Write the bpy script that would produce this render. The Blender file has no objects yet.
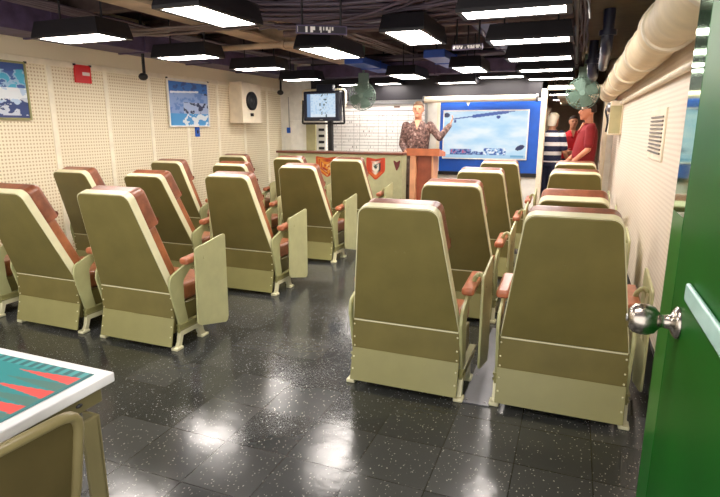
import bpy, bmesh, math, random
from mathutils import Vector, Matrix, noise
random.seed(7)
C = bpy.context.scene.collection
PI = math.pi
V = Vector

# ------------------------------------------------------------------ materials
def lin(c):
    out = []
    for v in c[:3]:
        v = v / 255.0
        out.append(v / 12.92 if v <= 0.04045 else ((v + 0.055) / 1.055) ** 2.4)
    return (out[0], out[1], out[2], 1.0)

def new_mat(name):
    m = bpy.data.materials.new(name); m.use_nodes = True
    nt = m.node_tree
    b = nt.nodes['Principled BSDF']
    return m, nt, b

def N(nt, typ, **kw):
    n = nt.nodes.new(typ)
    for k, v in kw.items():
        if k.startswith('i_'):
            n.inputs[k[2:].replace('_', ' ')].default_value = v
        else:
            setattr(n, k, v)
    return n

def mat(name, col, rough=0.5, metal=0.0, var=0.08, scale=9.0, bump=0.0, bscale=60.0, coat=0.0):
    m, nt, b = new_mat(name)
    b.inputs['Roughness'].default_value = rough
    b.inputs['Metallic'].default_value = metal
    if coat:
        b.inputs['Coat Weight'].default_value = coat
        b.inputs['Coat Roughness'].default_value = 0.15
    tc = N(nt, 'ShaderNodeTexCoord')
    nz = N(nt, 'ShaderNodeTexNoise'); nz.inputs['Scale'].default_value = scale; nz.inputs['Detail'].default_value = 4
    nt.links.new(tc.outputs['Object'], nz.inputs['Vector'])
    rp = N(nt, 'ShaderNodeValToRGB')
    c = lin(col)
    rp.color_ramp.elements[0].position = 0.3; rp.color_ramp.elements[1].position = 0.7
    rp.color_ramp.elements[0].color = (c[0]*(1-var), c[1]*(1-var), c[2]*(1-var), 1)
    rp.color_ramp.elements[1].color = (min(1, c[0]*(1+var)), min(1, c[1]*(1+var)), min(1, c[2]*(1+var)), 1)
    nt.links.new(nz.outputs['Fac'], rp.inputs['Fac'])
    nt.links.new(rp.outputs['Color'], b.inputs['Base Color'])
    if bump:
        n2 = N(nt, 'ShaderNodeTexNoise'); n2.inputs['Scale'].default_value = bscale; n2.inputs['Detail'].default_value = 3
        nt.links.new(tc.outputs['Object'], n2.inputs['Vector'])
        bp = N(nt, 'ShaderNodeBump'); bp.inputs['Strength'].default_value = bump; bp.inputs['Distance'].default_value = 0.01
        nt.links.new(n2.outputs['Fac'], bp.inputs['Height'])
        nt.links.new(bp.outputs['Normal'], b.inputs['Normal'])
    return m

def emis(name, col, strength):
    m, nt, b = new_mat(name)
    b.inputs['Base Color'].default_value = lin(col)
    b.inputs['Emission Color'].default_value = lin(col)
    b.inputs['Emission Strength'].default_value = strength
    return m

def painted(name, rough=0.5, emit=0.0):
    m, nt, b = new_mat(name)
    a = N(nt, 'ShaderNodeAttribute'); a.attribute_name = 'Col'
    nt.links.new(a.outputs['Color'], b.inputs['Base Color'])
    b.inputs['Roughness'].default_value = rough
    if emit:
        dk = N(nt, 'ShaderNodeMix', data_type='RGBA', blend_type='MULTIPLY'); dk.inputs[0].default_value = 1.0
        dk.inputs[7].default_value = (.12, .12, .12, 1)
        nt.links.new(a.outputs['Color'], dk.inputs[6]); nt.links.new(dk.outputs[2], b.inputs['Base Color'])
        nt.links.new(a.outputs['Color'], b.inputs['Emission Color'])
        b.inputs['Emission Strength'].default_value = emit
    return m

def math_node(nt, op, a, b=None, c=None):
    n = N(nt, 'ShaderNodeMath', operation=op)
    for i, v in enumerate((a, b, c)):
        if v is None: continue
        if isinstance(v, (int, float)): n.inputs[i].default_value = v
        else: nt.links.new(v, n.inputs[i])
    return n.outputs[0]

def mix_col(nt, fac, a, b):
    n = N(nt, 'ShaderNodeMix', data_type='RGBA')
    if isinstance(fac, (int, float)): n.inputs[0].default_value = fac
    else: nt.links.new(fac, n.inputs[0])
    for i, v in ((6, a), (7, b)):
        if isinstance(v, tuple): n.inputs[i].default_value = v
        else: nt.links.new(v, n.inputs[i])
    return n.outputs[2]

def floor_mat():
    m, nt, b = new_mat('speckled_dark_tile')
    tc = N(nt, 'ShaderNodeTexCoord')
    sp = N(nt, 'ShaderNodeSeparateXYZ'); nt.links.new(tc.outputs['Object'], sp.inputs[0])
    T = 0.332
    tx = math_node(nt, 'DIVIDE', math_node(nt, 'ADD', sp.outputs[0], 1.14 + 33.2), T)
    ty = math_node(nt, 'DIVIDE', math_node(nt, 'ADD', sp.outputs[1], 0.05), T)
    fx = math_node(nt, 'FRACT', tx); fy = math_node(nt, 'FRACT', ty)
    # distance to the nearest joint
    ex = math_node(nt, 'MINIMUM', fx, math_node(nt, 'SUBTRACT', 1.0, fx))
    ey = math_node(nt, 'MINIMUM', fy, math_node(nt, 'SUBTRACT', 1.0, fy))
    joint = math_node(nt, 'LESS_THAN', math_node(nt, 'MINIMUM', ex, ey), 0.009)
    cx = math_node(nt, 'FLOOR', tx); cy = math_node(nt, 'FLOOR', ty)
    cb = N(nt, 'ShaderNodeCombineXYZ'); nt.links.new(cx, cb.inputs[0]); nt.links.new(cy, cb.inputs[1])
    wn = N(nt, 'ShaderNodeTexWhiteNoise', noise_dimensions='2D'); nt.links.new(cb.outputs[0], wn.inputs['Vector'])
    base = mix_col(nt, wn.outputs['Value'], lin((42, 46, 47)), lin((70, 72, 72)))
    big = N(nt, 'ShaderNodeTexNoise'); big.inputs['Scale'].default_value = 2.2; big.inputs['Detail'].default_value = 4
    nt.links.new(tc.outputs['Object'], big.inputs['Vector'])
    base = mix_col(nt, math_node(nt, 'MULTIPLY', big.outputs['Fac'], 0.35), base, lin((66, 64, 60)))
    # white flecks
    vo = N(nt, 'ShaderNodeTexVoronoi', feature='F1'); vo.inputs['Scale'].default_value = 78
    mp = N(nt, 'ShaderNodeMapping'); mp.inputs['Rotation'].default_value = (0, 0, 0.5); mp.inputs['Scale'].default_value = (1, 0.6, 1)
    nt.links.new(tc.outputs['Object'], mp.inputs[0]); nt.links.new(mp.outputs[0], vo.inputs['Vector'])
    n3 = N(nt, 'ShaderNodeTexNoise'); n3.inputs['Scale'].default_value = 130
    nt.links.new(tc.outputs['Object'], n3.inputs['Vector'])
    rad = math_node(nt, 'MULTIPLY', math_node(nt, 'SUBTRACT', n3.outputs['Fac'], 0.33), 0.95)
    fl = math_node(nt, 'LESS_THAN', vo.outputs['Distance'], rad)
    wv = N(nt, 'ShaderNodeSeparateColor'); nt.links.new(vo.outputs['Color'], wv.inputs[0])
    keep = math_node(nt, 'GREATER_THAN', wv.outputs[0], 0.45)
    fl = math_node(nt, 'MULTIPLY', fl, keep)
    col = mix_col(nt, math_node(nt, 'MULTIPLY', fl, 0.6), base, lin((190, 188, 178)))
    col = mix_col(nt, math_node(nt, 'MULTIPLY', joint, 0.75), col, lin((14, 14, 15)))
    nt.links.new(col, b.inputs['Base Color'])
    r = math_node(nt, 'ADD', math_node(nt, 'MULTIPLY', big.outputs['Fac'], 0.24), 0.07)
    nt.links.new(r, b.inputs['Roughness'])
    b.inputs['Specular IOR Level'].default_value = 0.62
    # gentle waviness so that lamp reflections break up per tile
    n4 = N(nt, 'ShaderNodeTexNoise'); n4.inputs['Scale'].default_value = 7; n4.inputs['Detail'].default_value = 3
    nt.links.new(tc.outputs['Object'], n4.inputs['Vector'])
    h = math_node(nt, 'ADD', n4.outputs['Fac'], math_node(nt, 'MULTIPLY', joint, -0.25))
    bp = N(nt, 'ShaderNodeBump'); bp.inputs['Strength'].default_value = 0.3; bp.inputs['Distance'].default_value = 0.006
    nt.links.new(h, bp.inputs['Height']); nt.links.new(bp.outputs['Normal'], b.inputs['Normal'])
    return m

def perforated_mat(name, col, hole, pitch, top, ax=1, strength=0.8, zstretch=1.0):
    m, nt, b = new_mat(name)
    tc = N(nt, 'ShaderNodeTexCoord')
    sp = N(nt, 'ShaderNodeSeparateXYZ'); nt.links.new(tc.outputs['Object'], sp.inputs[0])
    u = math_node(nt, 'FRACT', math_node(nt, 'DIVIDE', math_node(nt, 'ADD', sp.outputs[ax], 20.0), pitch))
    w = math_node(nt, 'FRACT', math_node(nt, 'DIVIDE', math_node(nt, 'ADD', sp.outputs[2], 20.0), pitch * zstretch))
    du = math_node(nt, 'SUBTRACT', u, 0.5); dw = math_node(nt, 'SUBTRACT', w, 0.5)
    d = math_node(nt, 'ADD', math_node(nt, 'MULTIPLY', du, du), math_node(nt, 'MULTIPLY', dw, dw))
    h = math_node(nt, 'LESS_THAN', d, 0.075)
    low = math_node(nt, 'LESS_THAN', sp.outputs[2], top)
    h = math_node(nt, 'MULTIPLY', math_node(nt, 'MULTIPLY', h, low), strength)
    nz = N(nt, 'ShaderNodeTexNoise'); nz.inputs['Scale'].default_value = 1.3; nz.inputs['Detail'].default_value = 5
    nt.links.new(tc.outputs['Object'], nz.inputs['Vector'])
    c = lin(col)
    base = mix_col(nt, nz.outputs['Fac'], (c[0]*.93, c[1]*.91, c[2]*.88, 1), c)
    nt.links.new(mix_col(nt, h, base, lin(hole)), b.inputs['Base Color'])
    b.inputs['Roughness'].default_value = 0.55
    bp = N(nt, 'ShaderNodeBump'); bp.inputs['Strength'].default_value = 0.2; bp.inputs['Distance'].default_value = 0.004; bp.invert = True
    nt.links.new(h, bp.inputs['Height']); nt.links.new(bp.outputs['Normal'], b.inputs['Normal'])
    return m

def ramp_noise(name, cols, scale, rough=0.8, detail=3):
    m, nt, b = new_mat(name)
    tc = N(nt, 'ShaderNodeTexCoord')
    nz = N(nt, 'ShaderNodeTexNoise'); nz.inputs['Scale'].default_value = scale; nz.inputs['Detail'].default_value = detail
    nt.links.new(tc.outputs['Object'], nz.inputs['Vector'])
    rp = N(nt, 'ShaderNodeValToRGB'); rp.color_ramp.interpolation = 'CONSTANT'
    el = rp.color_ramp.elements
    while len(el) < len(cols): el.new(0.5)
    for i, c in enumerate(cols):
        el[i].position = 0.0 if i == 0 else 0.36 + 0.28 * (i - 1) / max(1, len(cols) - 2)
        el[i].color = lin(c)
    nt.links.new(nz.outputs['Fac'], rp.inputs['Fac']); nt.links.new(rp.outputs['Color'], b.inputs['Base Color'])
    b.inputs['Roughness'].default_value = rough
    return m

def stripe_mat(name, a, bcol, pitch, duty):
    m, nt, b = new_mat(name)
    tc = N(nt, 'ShaderNodeTexCoord')
    sp = N(nt, 'ShaderNodeSeparateXYZ'); nt.links.new(tc.outputs['Object'], sp.inputs[0])
    f = math_node(nt, 'FRACT', math_node(nt, 'DIVIDE', sp.outputs[2], pitch))
    nt.links.new(mix_col(nt, math_node(nt, 'LESS_THAN', f, duty), lin(a), lin(bcol)), b.inputs['Base Color'])
    b.inputs['Roughness'].default_value = 0.8
    return m

M = dict(
    floor=floor_mat(),
    wall_l=perforated_mat('perforated_cream_panel', (243, 234, 206), (190, 164, 126), 0.036, 2.12),
    wall_r=perforated_mat('ribbed_cream_panel', (238, 226, 208), (196, 178, 156), 0.030, 1.9, strength=0.6),
    batten=mat('cream_batten', (246, 238, 214), 0.5),
    cream=mat('cream_paint', (238, 226, 200), 0.45),
    white=mat('white_paint', (238, 236, 228), 0.4),
    ceil=mat('dark_ceiling_paint', (84, 70, 84), 0.7, var=0.3),
    beam=mat('brown_black_beam', (112, 94, 90), 0.6, var=0.3),
    duct=mat('dark_purple_duct', (84, 72, 104), 0.45, var=0.3),
    olive_dark=mat('dark_olive_ceiling', (84, 74, 48), 0.6, var=0.25),
    beige_beam=mat('weathered_beige_beam', (186, 166, 140), 0.6, var=0.25, scale=4),
    blue_duct=mat('blue_glow_duct', (40, 84, 190), 0.4),
    black=mat('black_rubber', (16, 16, 18), 0.5),
    cable=mat('black_cable', (92, 80, 94), 0.45),
    cable2=mat('grey_brown_cable', (112, 98, 92), 0.5),
    housing=mat('black_lamp_housing', (22, 19, 26), 0.5),
    lamp=emis('lit_diffuser', (255, 246, 238), 35.0),
    panel=mat('olive_painted_sheet', (116, 107, 60), 0.36, var=0.12, scale=5, bump=0.05, bscale=220),
    rim=mat('pale_green_rim', (222, 218, 180), 0.38),
    skirt=mat('olive_skirt_sheet', (142, 138, 88), 0.36, var=0.08, scale=5),
    side=mat('pale_green_frame', (172, 172, 124), 0.4),
    tablet=mat('pale_green_tablet', (186, 186, 138), 0.42),
    leather=mat('brown_leather', (150, 90, 54), 0.34, var=0.25, scale=14, bump=0.15, bscale=120),
    leather_dk=mat('dark_brown_leather', (134, 78, 52), 0.3, var=0.3, scale=16, bump=0.15, bscale=120),
    pad=mat('tan_armrest_leather', (178, 110, 78), 0.3, var=0.2, scale=20),
    steel=mat('grey_steel', (150, 150, 150), 0.3, 0.8),
    plate=mat('grey_floor_plate', (112, 112, 116), 0.35, 0.6),
    chrome=mat('brushed_nickel', (186, 178, 168), 0.26, 1.0, var=0.05),
    door=mat('glossy_green_door', (8, 88, 18), 0.42, var=0.12, scale=3),
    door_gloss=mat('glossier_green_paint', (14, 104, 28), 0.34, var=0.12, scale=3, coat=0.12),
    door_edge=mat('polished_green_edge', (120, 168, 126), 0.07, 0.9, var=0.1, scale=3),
    door_bar=mat('pale_teal_bar', (176, 214, 206), 0.25),
    counter=mat('pale_green_counter', (196, 198, 152), 0.5),
    counter_top=mat('dark_wood_edge', (112, 66, 48), 0.4),
    wood=mat('orange_wood', (190, 108, 66), 0.4, var=0.2, scale=6),
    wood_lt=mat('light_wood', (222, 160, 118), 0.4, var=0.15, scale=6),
    wood_dk=mat('shadowed_wood', (156, 82, 54), 0.45, var=0.2, scale=6),  # recess shade of the lectern front put into the wood colour
    blue=mat('bright_blue_board', (12, 84, 186), 0.5),
    tvbody=mat('dark_blue_black_plastic', (28, 32, 50), 0.35),
    paint=painted('printed_picture', 0.45),
    paint_e=painted('lit_picture', 0.3, 0.85),
    red=mat('red_plate', (214, 36, 38), 0.4),
    fan=mat('grey_green_enamel', (104, 128, 114), 0.4),
    lag=mat('cream_lagging_cloth', (232, 214, 178), 0.6, var=0.1, scale=6, bump=0.5, bscale=14),
    table_w=mat('white_laminate', (226, 226, 226), 0.35),
    table_o=mat('olive_metal', (120, 112, 78), 0.35),
    fold=mat('olive_folding_metal', (126, 116, 78), 0.32),
    skin=mat('skin', (204, 144, 112), 0.5),
    skin_red=mat('ruddy_skin', (206, 134, 100), 0.5),
    lip=mat('lips', (168, 92, 80), 0.5),
    eye=mat('dark_eye', (40, 32, 30), 0.2),
    hair_br=mat('short_brown_hair', (112, 84, 60), 0.7),
    hair_wh=mat('white_blond_hair', (236, 226, 204), 0.7),
    hair_dk=mat('dark_hair', (52, 36, 28), 0.7),
    camo=ramp_noise('camouflage_cloth', [(44, 30, 30), (84, 60, 54), (120, 92, 84), (168, 146, 136)], 26),
    camo_dk=ramp_noise('camouflage_trousers', [(60, 46, 44), (96, 78, 70), (130, 112, 100)], 20),
    redshirt=mat('red_cotton', (136, 22, 27), 0.8),
    redshirt2=mat('bright_red_cotton', (222, 36, 50), 0.8),
    khaki=mat('khaki_cotton', (186, 156, 108), 0.8),
    stripes=stripe_mat('navy_white_stripes', (28, 32, 66), (244, 240, 238), 0.15, 0.4),
    navy=mat('navy_cotton', (32, 36, 62), 0.8),
    shoe=mat('dark_shoe', (34, 28, 26), 0.5),
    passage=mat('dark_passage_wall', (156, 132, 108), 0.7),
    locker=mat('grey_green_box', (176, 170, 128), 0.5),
)

M['door'].node_tree.nodes['Principled BSDF'].inputs['Specular IOR Level'].default_value = 0.22

# ------------------------------------------------------------------ mesh builder
class MB:
    def __init__(s):
        s.bm = bmesh.new()
    def _mi(s, faces, mi):
        for f in faces: f.material_index = mi
    def box(s, lo, hi, bev=0.0, seg=2, mi=0, rot=None, pivot=None):
        lo, hi = V(lo), V(hi)
        r = bmesh.ops.create_cube(s.bm, size=1.0)
        vs = r['verts']; c = (lo + hi) / 2; d = hi - lo
        for v in vs: v.co = V((v.co.x * d.x, v.co.y * d.y, v.co.z * d.z)) + c
        fs = list({f for v in vs for f in v.link_faces})
        if bev:
            es = list({e for v in vs for e in v.link_edges})
            rr = bmesh.ops.bevel(s.bm, geom=es, offset=bev, segments=seg, affect='EDGES', profile=0.5)
            fs = list(rr['faces']); vs = list({v for f in fs for v in f.verts})
            fs = list({f for v in vs for f in v.link_faces}); vs = list({v for f in fs for v in f.verts})
        if rot is not None:
            p = V(pivot) if pivot is not None else c
            for v in vs: v.co = rot @ (v.co - p) + p
        s._mi(fs, mi)
        return s
    def prism(s, pts, axis, a, b, bev=0.0, seg=2, mi=0, top=None):
        """pts 2-D polygon extruded along axis between a and b. axis x: pts=(y,z); y: (x,z); z: (x,y). top: polygon at b."""
        def mk(p, t):
            if axis == 'x': return V((t, p[0], p[1]))
            if axis == 'y': return V((p[0], t, p[1]))
            return V((p[0], p[1], t))
        q = top or pts
        A = [s.bm.verts.new(mk(p, a)) for p in pts]; B = [s.bm.verts.new(mk(p, b)) for p in q]
        n = len(pts); fs = [s.bm.faces.new(A), s.bm.faces.new(B[::-1])]
        caps = fs[:]
        for i in range(n):
            fs.append(s.bm.faces.new((A[i], B[i], B[(i+1) % n], A[(i+1) % n])))
        bmesh.ops.recalc_face_normals(s.bm, faces=fs)
        s._mi(fs, mi)
        if bev:
            es = list({e for f in caps for e in f.edges})
            rr = bmesh.ops.bevel(s.bm, geom=es, offset=bev, segments=seg, affect='EDGES', profile=0.5)
            s._mi(rr['faces'], mi)
        return s
    def ring(s, outer, inner, axis, a, b, mi=0):
        def mk(p, t):
            if axis == 'x': return V((t, p[0], p[1]))
            if axis == 'y': return V((p[0], t, p[1]))
            return V((p[0], p[1], t))
        L = [[s.bm.verts.new(mk(p, t)) for p in P] for P, t in ((outer, a), (outer, b), (inner, b), (inner, a))]
        n = len(outer); fs = []
        for k in range(4):
            P, Q = L[k], L[(k+1) % 4]
            for i in range(n):
                j = (i+1) % n
                fs.append(s.bm.faces.new((P[i], P[j], Q[j], Q[i])))
        bmesh.ops.recalc_face_normals(s.bm, faces=fs); s._mi(fs, mi)
        return s
    def loft(s, rings, mi=0, cap=True):
        """rings: list of lists of Vectors (same length)."""
        L = [[s.bm.verts.new(p) for p in r] for r in rings]
        n = len(L[0]); fs = []
        for P, Q in zip(L, L[1:]):
            for i in range(n):
                j = (i+1) % n
                fs.append(s.bm.faces.new((P[i], P[j], Q[j], Q[i])))
        if cap:
            fs.append(s.bm.faces.new(L[0][::-1])); fs.append(s.bm.faces.new(L[-1]))
        bmesh.ops.recalc_face_normals(s.bm, faces=fs); s._mi(fs, mi)
        return s
    def tube(s, path, r, n=10, mi=0):
        P = [V(p) for p in path]; rs = r if isinstance(r, (list, tuple)) else [r] * len(P)
        rings = []
        up = None
        for i, p in enumerate(P):
            t = (P[min(i+1, len(P)-1)] - P[max(i-1, 0)]).normalized()
            if up is None:
                up = V((0, 0, 1)) if abs(t.z) < 0.9 else V((1, 0, 0))
            a = (up - t * up.dot(t)).normalized(); b = t.cross(a); up = a
            rings.append([p + (a * math.cos(2*PI*k/n) + b * math.sin(2*PI*k/n)) * rs[i] for k in range(n)])
        return s.loft(rings, mi)
    def capsule(s, a, b, ra, rb, n=12, mi=0):
        a, b = V(a), V(b); d = (b - a); L = d.length; t = d / L if L > 1e-6 else V((0, 0, 1))
        u = V((0, 0, 1)) if abs(t.z) < 0.9 else V((1, 0, 0))
        u = (u - t * u.dot(t)).normalized(); w = t.cross(u)
        rings = []
        for k in range(1, 5):
            ang = PI/2 * (1 - k / 4.0); rings.append((a - t * ra * math.sin(ang), ra * math.cos(ang) if k < 4 else ra))
        for k in range(0, 4):
            ang = PI/2 * k / 4.0; rings.append((b + t * rb * math.sin(ang), rb * math.cos(ang)))
        return s.loft([[c + (u * math.cos(2*PI*i/n) + w * math.sin(2*PI*i/n)) * max(r, 1e-4) for i in range(n)] for c, r in rings], mi)
    def ball(s, c, r, n=16, mi=0):
        c = V(c); r = V(r) if not isinstance(r, (int, float)) else V((r, r, r))
        rr = bmesh.ops.create_uvsphere(s.bm, u_segments=n, v_segments=max(6, n//2), radius=1.0)
        for v in rr['verts']: v.co = V((v.co.x*r.x, v.co.y*r.y, v.co.z*r.z)) + c
        s._mi({f for v in rr['verts'] for f in v.link_faces}, mi)
        return s
    def lathe(s, prof, c, axis='z', n=24, mi=0):
        """prof: list of (r, h) along the axis from c."""
        c = V(c)
        ax = {'x': V((1,0,0)), 'y': V((0,1,0)), 'z': V((0,0,1))}[axis] if isinstance(axis, str) else V(axis).normalized()
        u = V((0,0,1)) if abs(ax.z) < 0.9 else V((1,0,0)); u = (u - ax*u.dot(ax)).normalized(); w = ax.cross(u)
        return s.loft([[c + ax*h + (u*math.cos(2*PI*i/n) + w*math.sin(2*PI*i/n))*max(r, 1e-4) for i in range(n)] for r, h in prof], mi)
    def build(s, name, mats, parent=None, angle=35, loc=None):
        me = bpy.data.meshes.new(name)
        s.bm.normal_update()
        ca = math.cos(math.radians(angle + 30)); cn = []
        for f in s.bm.faces:
            fn = f.normal
            for l in f.loops:
                n = V((0, 0, 0))
                for g in l.vert.link_faces:
                    if g.normal.dot(fn) > ca: n += g.normal * g.calc_area()
                cn.append(n.normalized() if n.length > 1e-12 else fn.copy())
        s.bm.to_mesh(me); s.bm.free()
        for m in (mats if isinstance(mats, (list, tuple)) else [mats]): me.materials.append(m)
        me.polygons.foreach_set('use_smooth', [True] * len(me.polygons))
        me.normals_split_custom_set(cn)
        o = bpy.data.objects.new(name, me); C.objects.link(o)
        if parent is not None: o.parent = parent
        if loc is not None: o.location = loc
        return o

def picture(name, w, h, nx, ny, fn, m, parent=None, thick=0.004):
    """A flat panel facing local -Y, its picture painted cell by cell: fn(u, v) -> sRGB, u right, v up."""
    bm = bmesh.new(); lay = bm.verts.layers.float_color.new('Col')
    G = []
    for j in range(ny + 1):
        row = []
        for i in range(nx + 1):
            v = bm.verts.new(((i/nx - .5) * w, 0, (j/ny - .5) * h)); v[lay] = lin(fn(i/nx, j/ny)); row.append(v)
        G.append(row)
    for j in range(ny):
        for i in range(nx):
            bm.faces.new((G[j][i], G[j][i+1], G[j+1][i+1], G[j+1][i]))
    edge = lin(fn(0.5, 0.0))
    B = [bm.verts.new((x, thick, z)) for x, z in ((-w/2, -h/2), (w/2, -h/2), (w/2, h/2), (-w/2, h/2))]
    for b in B: b[lay] = edge
    bm.faces.new(B[::-1])
    me = bpy.data.meshes.new(name); bm.to_mesh(me); bm.free(); me.materials.append(m)
    o = bpy.data.objects.new(name, me); C.objects.link(o)
    if parent is not None: o.parent = parent
    return o

def fillet(pts, radii, seg=5):
    out = []; n = len(pts)
    for i, p in enumerate(pts):
        r = radii[i] if isinstance(radii, (list, tuple)) else radii
        p = V(p); a = V(pts[i-1]); b = V(pts[(i+1) % n])
        if r <= 0: out.append((p.x, p.y)); continue
        da = (a-p); db = (b-p); la, lb = da.length, db.length; da /= la; db /= lb
        ang = math.acos(max(-1, min(1, da.dot(db)))); t = min(r / math.tan(ang/2), la*.48, lb*.48)
        r2 = t * math.tan(ang/2)
        c = p + (da+db).normalized() * (r2 / math.sin(ang/2))
        s0 = p + da*t - c; s1 = p + db*t - c
        a0 = math.atan2(s0.y, s0.x); a1 = math.atan2(s1.y, s1.x)
        d = a1 - a0
        while d > PI: d -= 2*PI
        while d < -PI: d += 2*PI
        for k in range(seg+1):
            q = a0 + d*k/seg; out.append((c.x + r2*math.cos(q), c.y + r2*math.sin(q)))
    return out

def thing(name, label, cat, loc=(0,0,0), rz=0.0, group=None):
    o = bpy.data.objects.new(name, None); C.objects.link(o); o.empty_display_size = .1
    o.location = loc; o.rotation_euler = (0, 0, rz)
    return tag(o, label, cat, group)
def tag(o, label, cat, group=None, kind=None):
    o['label'] = label; o['category'] = cat
    if group: o['group'] = group
    if kind: o['kind'] = kind
    return o
def struct(o):
    o['kind'] = 'structure'; return o
def kids(o): return [c for c in C.objects if c.parent == o]
def copy_tree(o, parent=None):
    c = o.copy(); C.objects.link(c)
    if parent is not None: c.parent = parent
    for ch in kids(o): copy_tree(ch, c)
    return c

# ------------------------------------------------------------------ the room
XL, XR, YB, ZC = -5.2, 0.52, 9.1, 2.8
YF, YP = -1.2, 14.2
struct(MB().box((XL-.1, YF, -.1), (XR+.1, YP, 0)).build('floor', M['floor']))
struct(MB().box((XL-.1, YF, ZC), (XR+.1, YP, ZC+.1)).build('ceiling', M['ceil']))
struct(MB().box((XL-.1, YF, 0), (XL, YB, ZC)).build('wall_left', M['wall_l']))
struct(MB().box((XR, .95, 0), (XR+.1, YP, ZC)).build('wall_right', M['wall_r']))
b = MB()
b.box((XL, YB, 0), (-4.55, YB+.1, ZC)).box((-4.55, YB, 0), (-.55, YB+.1, 1.95)).box((.42, YB, 0), (XR, YB+.1, 2.2))
struct(b.build('wall_back', M['white']))
struct(MB().box((-4.55, YB-.02, 1.95), (-.55, YB+.1, ZC)).build('trim_1', M['housing']))          # dark header above the boards
struct(MB().box((XL, YB-.025, .80), (-.56, YB, .86)).build('trim_2', M['black']))
struct(MB().box((-4.3, YB-.03, 1.90), (-2.25, YB, 1.945)).build('trim_3', M['steel']))
b = MB()
b.box((-.55, YB-.06, 0), (-.465, YB+.14, 2.06), .008).box((.36, YB-.06, 0), (.43, YB+.14, 2.06), .008).box((-.465, YB-.04, 2.06), (.36, YB+.12, 2.12))
struct(b.build('door_1', M['cream']))
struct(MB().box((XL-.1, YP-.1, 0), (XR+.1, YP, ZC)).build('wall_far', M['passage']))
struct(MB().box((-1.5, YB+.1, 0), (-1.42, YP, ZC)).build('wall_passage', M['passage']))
# battens of the left wall
for i, y in enumerate((2.9, 3.55, 4.26, 5.0, 5.71, 6.43, 7.15, 7.87, 8.6)):
    struct(MB().box((XL, y-.03, 0), (XL+.012, y+.03, 2.2), .003).build('trim_%d' % (i+4), M['batten']))
struct(MB().box((XL, YF, 2.13), (XL+.02, YB, 2.19), .004).build('trim_13', M['batten']))
struct(MB().box((XL, YF, 0), (XL+.015, YB, .1)).build('baseboard_left', M['black']))
struct(MB().box((XR-.015, 1.0, 0), (XR, YP, .24)).build('baseboard_right', M['black']))  # black baseboard that also stands in for dark shading beside the chairs
for i, y in enumerate((3.2, 4.42, 5.75, 6.95, 8.3)):
    b = MB()
    b.box((XL, y-.06, 2.62), (XR, y+.06, 2.645)).box((XL, y-.012, 2.645), (XR, y+.012, ZC)).box((XL, y-.06, 2.775), (XR, y+.06, ZC))
    struct(b.build('ceiling_beam', M['beam']))
b = MB().box((-3.33, 2.3, 2.40), (-3.08, 7.6, 2.43)).box((-3.22, 2.3, 2.43), (-3.19, 7.6, 2.62)).box((-3.33, 2.3, 2.62), (-3.08, 7.6, 2.64))
struct(b.build('ceiling_beam', M['beige_beam']))
struct(MB().box((-.02, 2.6, 2.42), (XR, 8.6, 2.5)).build('ceiling_soffit', M['olive_dark']))

# ------------------------------------------------------------------ overhead clutter
def hang(b, x, y, z0, z1=ZC, r=.008): b.tube([(x, y, z0), (x, y, z1)], r, 6)
def duct(x0, x1, y0, y1, z0, z1, m, label, name='air_duct', cat='duct'):
    t = thing(name, label, cat, ((x0+x1)/2, (y0+y1)/2, z0))
    b = MB().box((-(x1-x0)/2, -(y1-y0)/2, 0), ((x1-x0)/2, (y1-y0)/2, z1-z0), .01)
    b.build('shell', m, t)
    L = y1-y0; W = x1-x0
    if L > W:
        k = max(2, int(L/1.1))
        for i in range(1, k): 
            y = -L/2 + L*i/k; MB().box((-W/2-.012, y-.015, -.012), (W/2+.012, y+.015, z1-z0+.012)).build('flange', m, t)
    else:
        k = max(2, int(W/1.1))
        for i in range(1, k):
            x = -W/2 + W*i/k; MB().box((x-.015, -L/2-.012, -.012), (x+.015, L/2+.012, z1-z0+.012)).build('flange', m, t)
    for q in (-.4, .4):
        h = MB()
        if L > W: hang(h, 0, q*L, z1-z0, ZC-z0)
        else: hang(h, q*W, 0, z1-z0, ZC-z0)
        h.build('hanger', M['housing'], t)
    return t
duct(-5.18, -4.78, 1.6, 8.9, 2.36, 2.62, M['duct'], 'long dark rectangular duct running above the left wall panels')
duct(-2.05, -1.62, 3.3, 6.6, 2.5, 2.61, M['duct'], 'dark duct running lengthwise over the middle aisle')
duct(-.95, -.78, 4.9, 8.35, 2.44, 2.6, M['duct'], 'narrow dark duct beside the right row of ceiling lights')
duct(-3.0, -2.72, 7.0, 8.35, 2.33, 2.42, M['blue_duct'], 'duct coloured for a blue glow near the far fan by the status board')  # translucent blue glow put into the colour of the duct
duct(-1.9, -1.62, 7.0, 8.35, 2.36, 2.46, M['blue_duct'], 'short blue duct above the lectern')
duct(-4.5, -.9, 8.45, 8.75, 2.3, 2.5, M['duct'], 'dark crosswise duct above the front boards')

def cables(label, paths, m, r):
    b = MB()
    for p in paths: b.tube(p, r, 6)
    o = b.build('overhead_cables', m); tag(o, label, 'cables', None, 'stuff'); return o
def sag(x0, y0, x1, y1, z, d, n=14, j=0.0):
    out = []
    for i in range(n+1):
        t = i/n
        out.append((x0+(x1-x0)*t + random.uniform(-j, j), y0+(y1-y0)*t + random.uniform(-j, j), z - d*4*t*(1-t) + random.uniform(-j, j)*.5))
    return out
cables('tangle of black cables sagging across the ceiling over the middle aisle', [sag(-2.85+random.uniform(-.15,.15), 4.0+random.uniform(-.6,.8), -.8+random.uniform(-.2,.2), 4.6+random.uniform(-.8,.6), 2.44+random.uniform(-.03,.03), random.uniform(.02,.10), j=.012) for _ in range(22)], M['cable'], .012)
cables('greyish cables laid lengthwise above the left chair bank', [sag(-2.75+.035*k, 3.0, -2.6+.05*k, 8.3, 2.56+.015*(k%3), .03, j=.01) for k in range(7)], M['cable2'], .012)
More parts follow.
